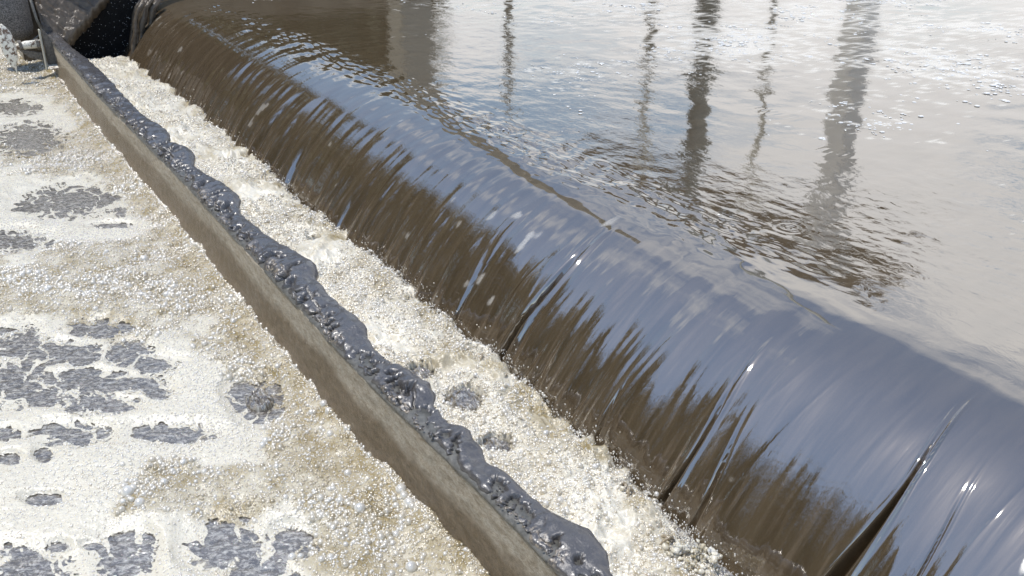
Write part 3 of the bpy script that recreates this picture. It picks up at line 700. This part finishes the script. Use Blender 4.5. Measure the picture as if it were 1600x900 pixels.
# scum drum, strap, bracket, bolt and white float
rt = empty('scum_drum', (-8.9, .55, -.51)); tag(rt, 'grey speckled round drum with strap at the far end of the foam pool', 'drum')
bm = bmesh.new()
prof = [(.02, -.235), (.12, -.228), (.185, -.195), (.205, -.13), (.207, 0), (.207, .25), (.19, .27), (.02, .275)]
seg = 40; rings = []
for (rr_, z) in prof: rings.append([bm.verts.new((-9.0+rr_*math.cos(2*math.pi*k/seg), .53+rr_*math.sin(2*math.pi*k/seg), z)) for k in range(seg)])
for a, b in zip(rings, rings[1:]):
    for k in range(seg): bm.faces.new((a[k], a[(k+1) % seg], b[(k+1) % seg], b[k]))
bm.faces.new(rings[0][::-1]); bm.faces.new(rings[-1])
adopt(rt, bm_obj('shell', bm, M_drum, smooth=True))
bm = bmesh.new()
pts_ = [(-8.79+.0, .40, -.24), (-8.78, .55, -.262), (-8.79, .66, -.235), (-8.80, .74, -.19), (-8.82, .80, -.145)]
for i in range(len(pts_)-1):
    pass
tube_bm(pts_, .007, 8, True, bm); tube_bm([(-8.80, .745, .12), (-8.80, .755, -.05), (-8.79, .775, -.14)], .012, 8, True, bm)
adopt(rt, bm_obj('strap', bm, M_lip, smooth=True))

rt = empty('baffle_bracket', (-8.75, .80, -.5)); tag(rt, 'triangular grimy steel bracket bolted under the far baffle end', 'bracket')
def slab(name, pts, th, mat, parent):
    bm = bmesh.new(); P = [Vector(p) for p in pts]; n = (P[1]-P[0]).cross(P[2]-P[0]).normalized()*th
    a = [bm.verts.new(p) for p in P]; b = [bm.verts.new(p+n) for p in P]
    bm.faces.new(a[::-1]); bm.faces.new(b)
    for i in range(len(P)): j = (i+1) % len(P); bm.faces.new((a[i], a[j], b[j], b[i]))
    bmesh.ops.bevel(bm, geom=list(bm.edges), offset=.003, segments=1, affect='EDGES')
    o = bm_obj(name, bm, mat); adopt(parent, o); return o
slab('gusset_plate', [(-8.4, .735, -.06), (-8.4, .725, -.385), (-8.4, .875, -.375), (-8.4, .80, -.16)], .02, M_grime, rt)
slab('edge_flange', [(-8.39, .723, -.07), (-8.39, .712, -.40), (-8.33, .714, -.40), (-8.33, .723, -.07)], .012, M_olive, rt)
slab('foot_plate', [(-8.42, .725, -.375), (-8.25, .72, -.385), (-8.22, .87, -.385), (-8.42, .875, -.375)], .012, M_peel, rt)
slab('cross_plate', [(-8.42, .535, -.225), (-8.42, .725, -.275), (-8.42, .725, -.345), (-8.42, .60, -.30)], .015, M_grime, rt)
bm = tube_bm([(-8.45, .52, -.215), (-8.45, .60, -.20), (-8.45, .72, -.20)], [.03, .034, .034], 14)
adopt(rt, bm_obj('axle_bolt', bm, M_peel, smooth=True))
for y in (.56, .69):
    bm = tube_bm([(-8.45, y-.012, -.205), (-8.45, y+.012, -.203)], .047, 6); adopt(rt, bm_obj('nut', bm, M_grime))
bm = tube_bm([(-8.0, .76, -.44), (-7.9, .80, -.46)], .014, 10); adopt(rt, bm_obj('pipe_stub', bm, M_peel, smooth=True))

# pointed float with peeling white paint
bm = bmesh.new(); secs = [(-.50, .004, .498), (-.44, .006, .495), (-.40, .022, .485), (-.33, .042, .488), (-.25, .055, .482), (-.15, .060, .478), (-.06, .048, .473), (.0, .030, .468), (.035, .012, .462)]
rings = []; r = random.Random(3)
for (z, w_, y) in secs:
    rings.append([bm.verts.new((-8.3+.5*w_*math.sin(a)+r.uniform(-.002, .002), y-.02+w_*math.cos(a)*(1+r.uniform(-.06, .06)), -.41+(z+.5)*.78)) for a in [2*math.pi*k/18 for k in range(18)]])
for a, b in zip(rings, rings[1:]):
    for k in range(18): bm.faces.new((a[k], a[(k+1) % 18], b[(k+1) % 18], b[k]))
bm.faces.new(rings[0][::-1]); bm.faces.new(rings[-1])
bmesh.ops.subdivide_edges(bm, edges=list(bm.edges), cuts=1, use_grid_fill=True, smooth=.6)
fl = bm_obj('hanging_float', bm, M_peel, smooth=True); tag(fl, 'pointed white float with peeling paint hanging at the far left', 'float')

# ------------------------------------------------------------------ beyond the basin: what the water mirrors
def at_az(px, dist):
    a = math.atan((px-800)/1350.*math.cos(PITCH))
    return Vector((-.8394*math.cos(a)+.5436*math.sin(a), .5436*math.cos(a)+.8394*math.sin(a), 0))*dist
rt = empty('walkway_bridge', (-6, 14, 0)); tag(rt, 'dark service walkway carried on posts beyond the upper basin', 'walkway')
adopt(rt, box('deck', (-17.6, 13.6, 6.15), (-8.6, 15.0, 6.5), M_beam), box('edge_beam', (-17.6, 13.45, 5.8), (-8.6, 13.58, 7.45), M_beam))
for k in range(9):
    adopt(rt, bm_obj('baluster', tube_bm([(-17.4+1.08*k, 13.5, 6.75), (-17.4+1.08*k, 13.5, 7.7)], .03, 8), M_grime, smooth=True))
adopt(rt, bm_obj('handrail', tube_bm([(-17.6, 13.5, 7.7), (-8.6, 13.5, 7.7)], .035, 8), M_grime, smooth=True))
def post(name, az_px, dist, w_, top, mat, label, cat='post', square=False):
    d = at_az(az_px, dist)
    rt = empty(name, (d.x, d.y, -1.28)); tag(rt, label, cat)
    if square: adopt(rt, box('shaft', (d.x-w_/2, d.y-w_/2, -1.27), (d.x+w_/2, d.y+w_/2, top), mat, bevel=.02))
    else: adopt(rt, bm_obj('shaft', tube_bm([(d.x, d.y, -1.27), (d.x, d.y, top)], w_/2, 16), mat, smooth=True))
    adopt(rt, box('base_plate', (d.x-w_*.9, d.y-w_*.9, -1.28), (d.x+w_*.9, d.y+w_*.9, -1.24), mat))
    return rt
post('concrete_column', 628, 13, .50, 9, M_olive, 'square olive concrete column mirrored left of the bright sky patch', 'column', True)
post('lamp_post', 795, 13, .10, 5.2, M_olive, 'thin olive lamp post near the left end of the walkway')
post('steel_post', 1035, 16, .12, 5.6, M_olive, 'thin olive steel post mirrored left of the teal column')
post('steel_column', 1128, 15, .36, 12, M_teal, 'thick weathered teal steel column rising past the walkway', 'column')
post('steel_post', 1240, 15, .09, 5.0, M_olive, 'thin olive steel post mirrored right of the teal column')
post('concrete_pier', 1388, 16, .40, 5.78, M_pale, 'broad olive concrete pier carrying the walkway', 'pier', True)

def tree(x, y, h, w, label, seed):  # unseen trees, added for the dark they mirror into the falling sheet
    r = np.random.default_rng(seed); rt = empty('broadleaf_tree', (x, y, -1.3)); tag(rt, label, 'tree', 'trees beyond the foam pool')
    p = [(x+.1*math.sin(k), y+.1*math.cos(k*1.3), -1.3+h*.75*k/6) for k in range(7)]
    bm = tube_bm(p, [.28-.035*k for k in range(7)], 10)
    for k in range(7):
        a = r.uniform(0, 6.28); z = h*(.25+.07*k); L = w*.35
        tube_bm([(x, y, z-1.3), (x+L*math.cos(a), y+L*math.sin(a), z-1.3+.25*h)], [.10, .03], 6, True, bm)
    adopt(rt, bm_obj('trunk', bm, M_bark, smooth=True))
    n = 6500; C0 = r.normal(0, 1, (42, 3)); C0 /= np.linalg.norm(C0, axis=1)[:, None]; C0 *= r.uniform(.35, 1, (42, 1))
    c = C0[r.integers(0, 42, n)]*np.array([w*.42, w*.42, h*.42])+r.normal(0, 1, (n, 3))*np.array([.11*w, .11*w, .09*h])*.8
    c += np.array([x, y, h*.52-1.3]); s = r.uniform(.18, .40, (n, 1))
    a = r.normal(0, 1, (n, 3)); a /= np.linalg.norm(a, axis=1)[:, None]; b = np.cross(a, r.normal(0, 1, (n, 3))); b /= np.linalg.norm(b, axis=1)[:, None]
    co = np.stack([c-a*s, c-b*s*.5, c+a*s, c+b*s*.5], 1).reshape(-1, 3)
    adopt(rt, raw('crown', co, np.arange(n*4).reshape(-1, 4), M_leaf, smooth=False))
k = 0
TL = ['tall dark tree behind the boundary wall, nearest the end pier side', 'broad crowned dark tree second along the boundary wall', 'round dark tree third along the boundary wall', 'dense dark tree fourth along the boundary wall', 'thick leafy tree fifth along the boundary wall', 'bushy dark tree sixth along the boundary wall', 'spreading dark tree seventh along the boundary wall', 'heavy dark tree eighth along the boundary wall', 'wide leafy tree ninth along the boundary wall', 'last leafy tree at the near end of the boundary wall']
TL = ['dark tree beyond the end pier, farthest of the row', 'low dark tree leaning over the basin end wall']+TL
TL = ['nearest tall dark tree just left of the black end wall']+TL
for (x, y, h, w) in [(-16, -.5, 5.6, 5.5), (-29, 12, 9, 7), (-23, 6.5, 6.5, 5.5), (-34, 6, 12, 9), (-33, -1, 16.52, 10), (-31, -7, 16.52, 10), (-27, -12.5, 17.7, 10), (-22.5, -17.5, 17.7, 10), (-17.5, -21.5, 18.88, 10), (-12, -24.5, 17.7, 10), (-6, -26, 18.88, 10), (0, -27.5, 17.7, 10), (6, -28, 16, 9)]:
    if y < -10: x *= .78; y *= .78
    tree(x, y, h, w, TL[k], 200+k); k += 1
rt = box('boundary_wall', (-26, -9, -1.28), (-25.7, 4.5, 1.6), M_beam); tag(rt, 'dark brown boundary wall standing before the trees', 'wall')  # out of view, added as a dark mass for the water to mirror
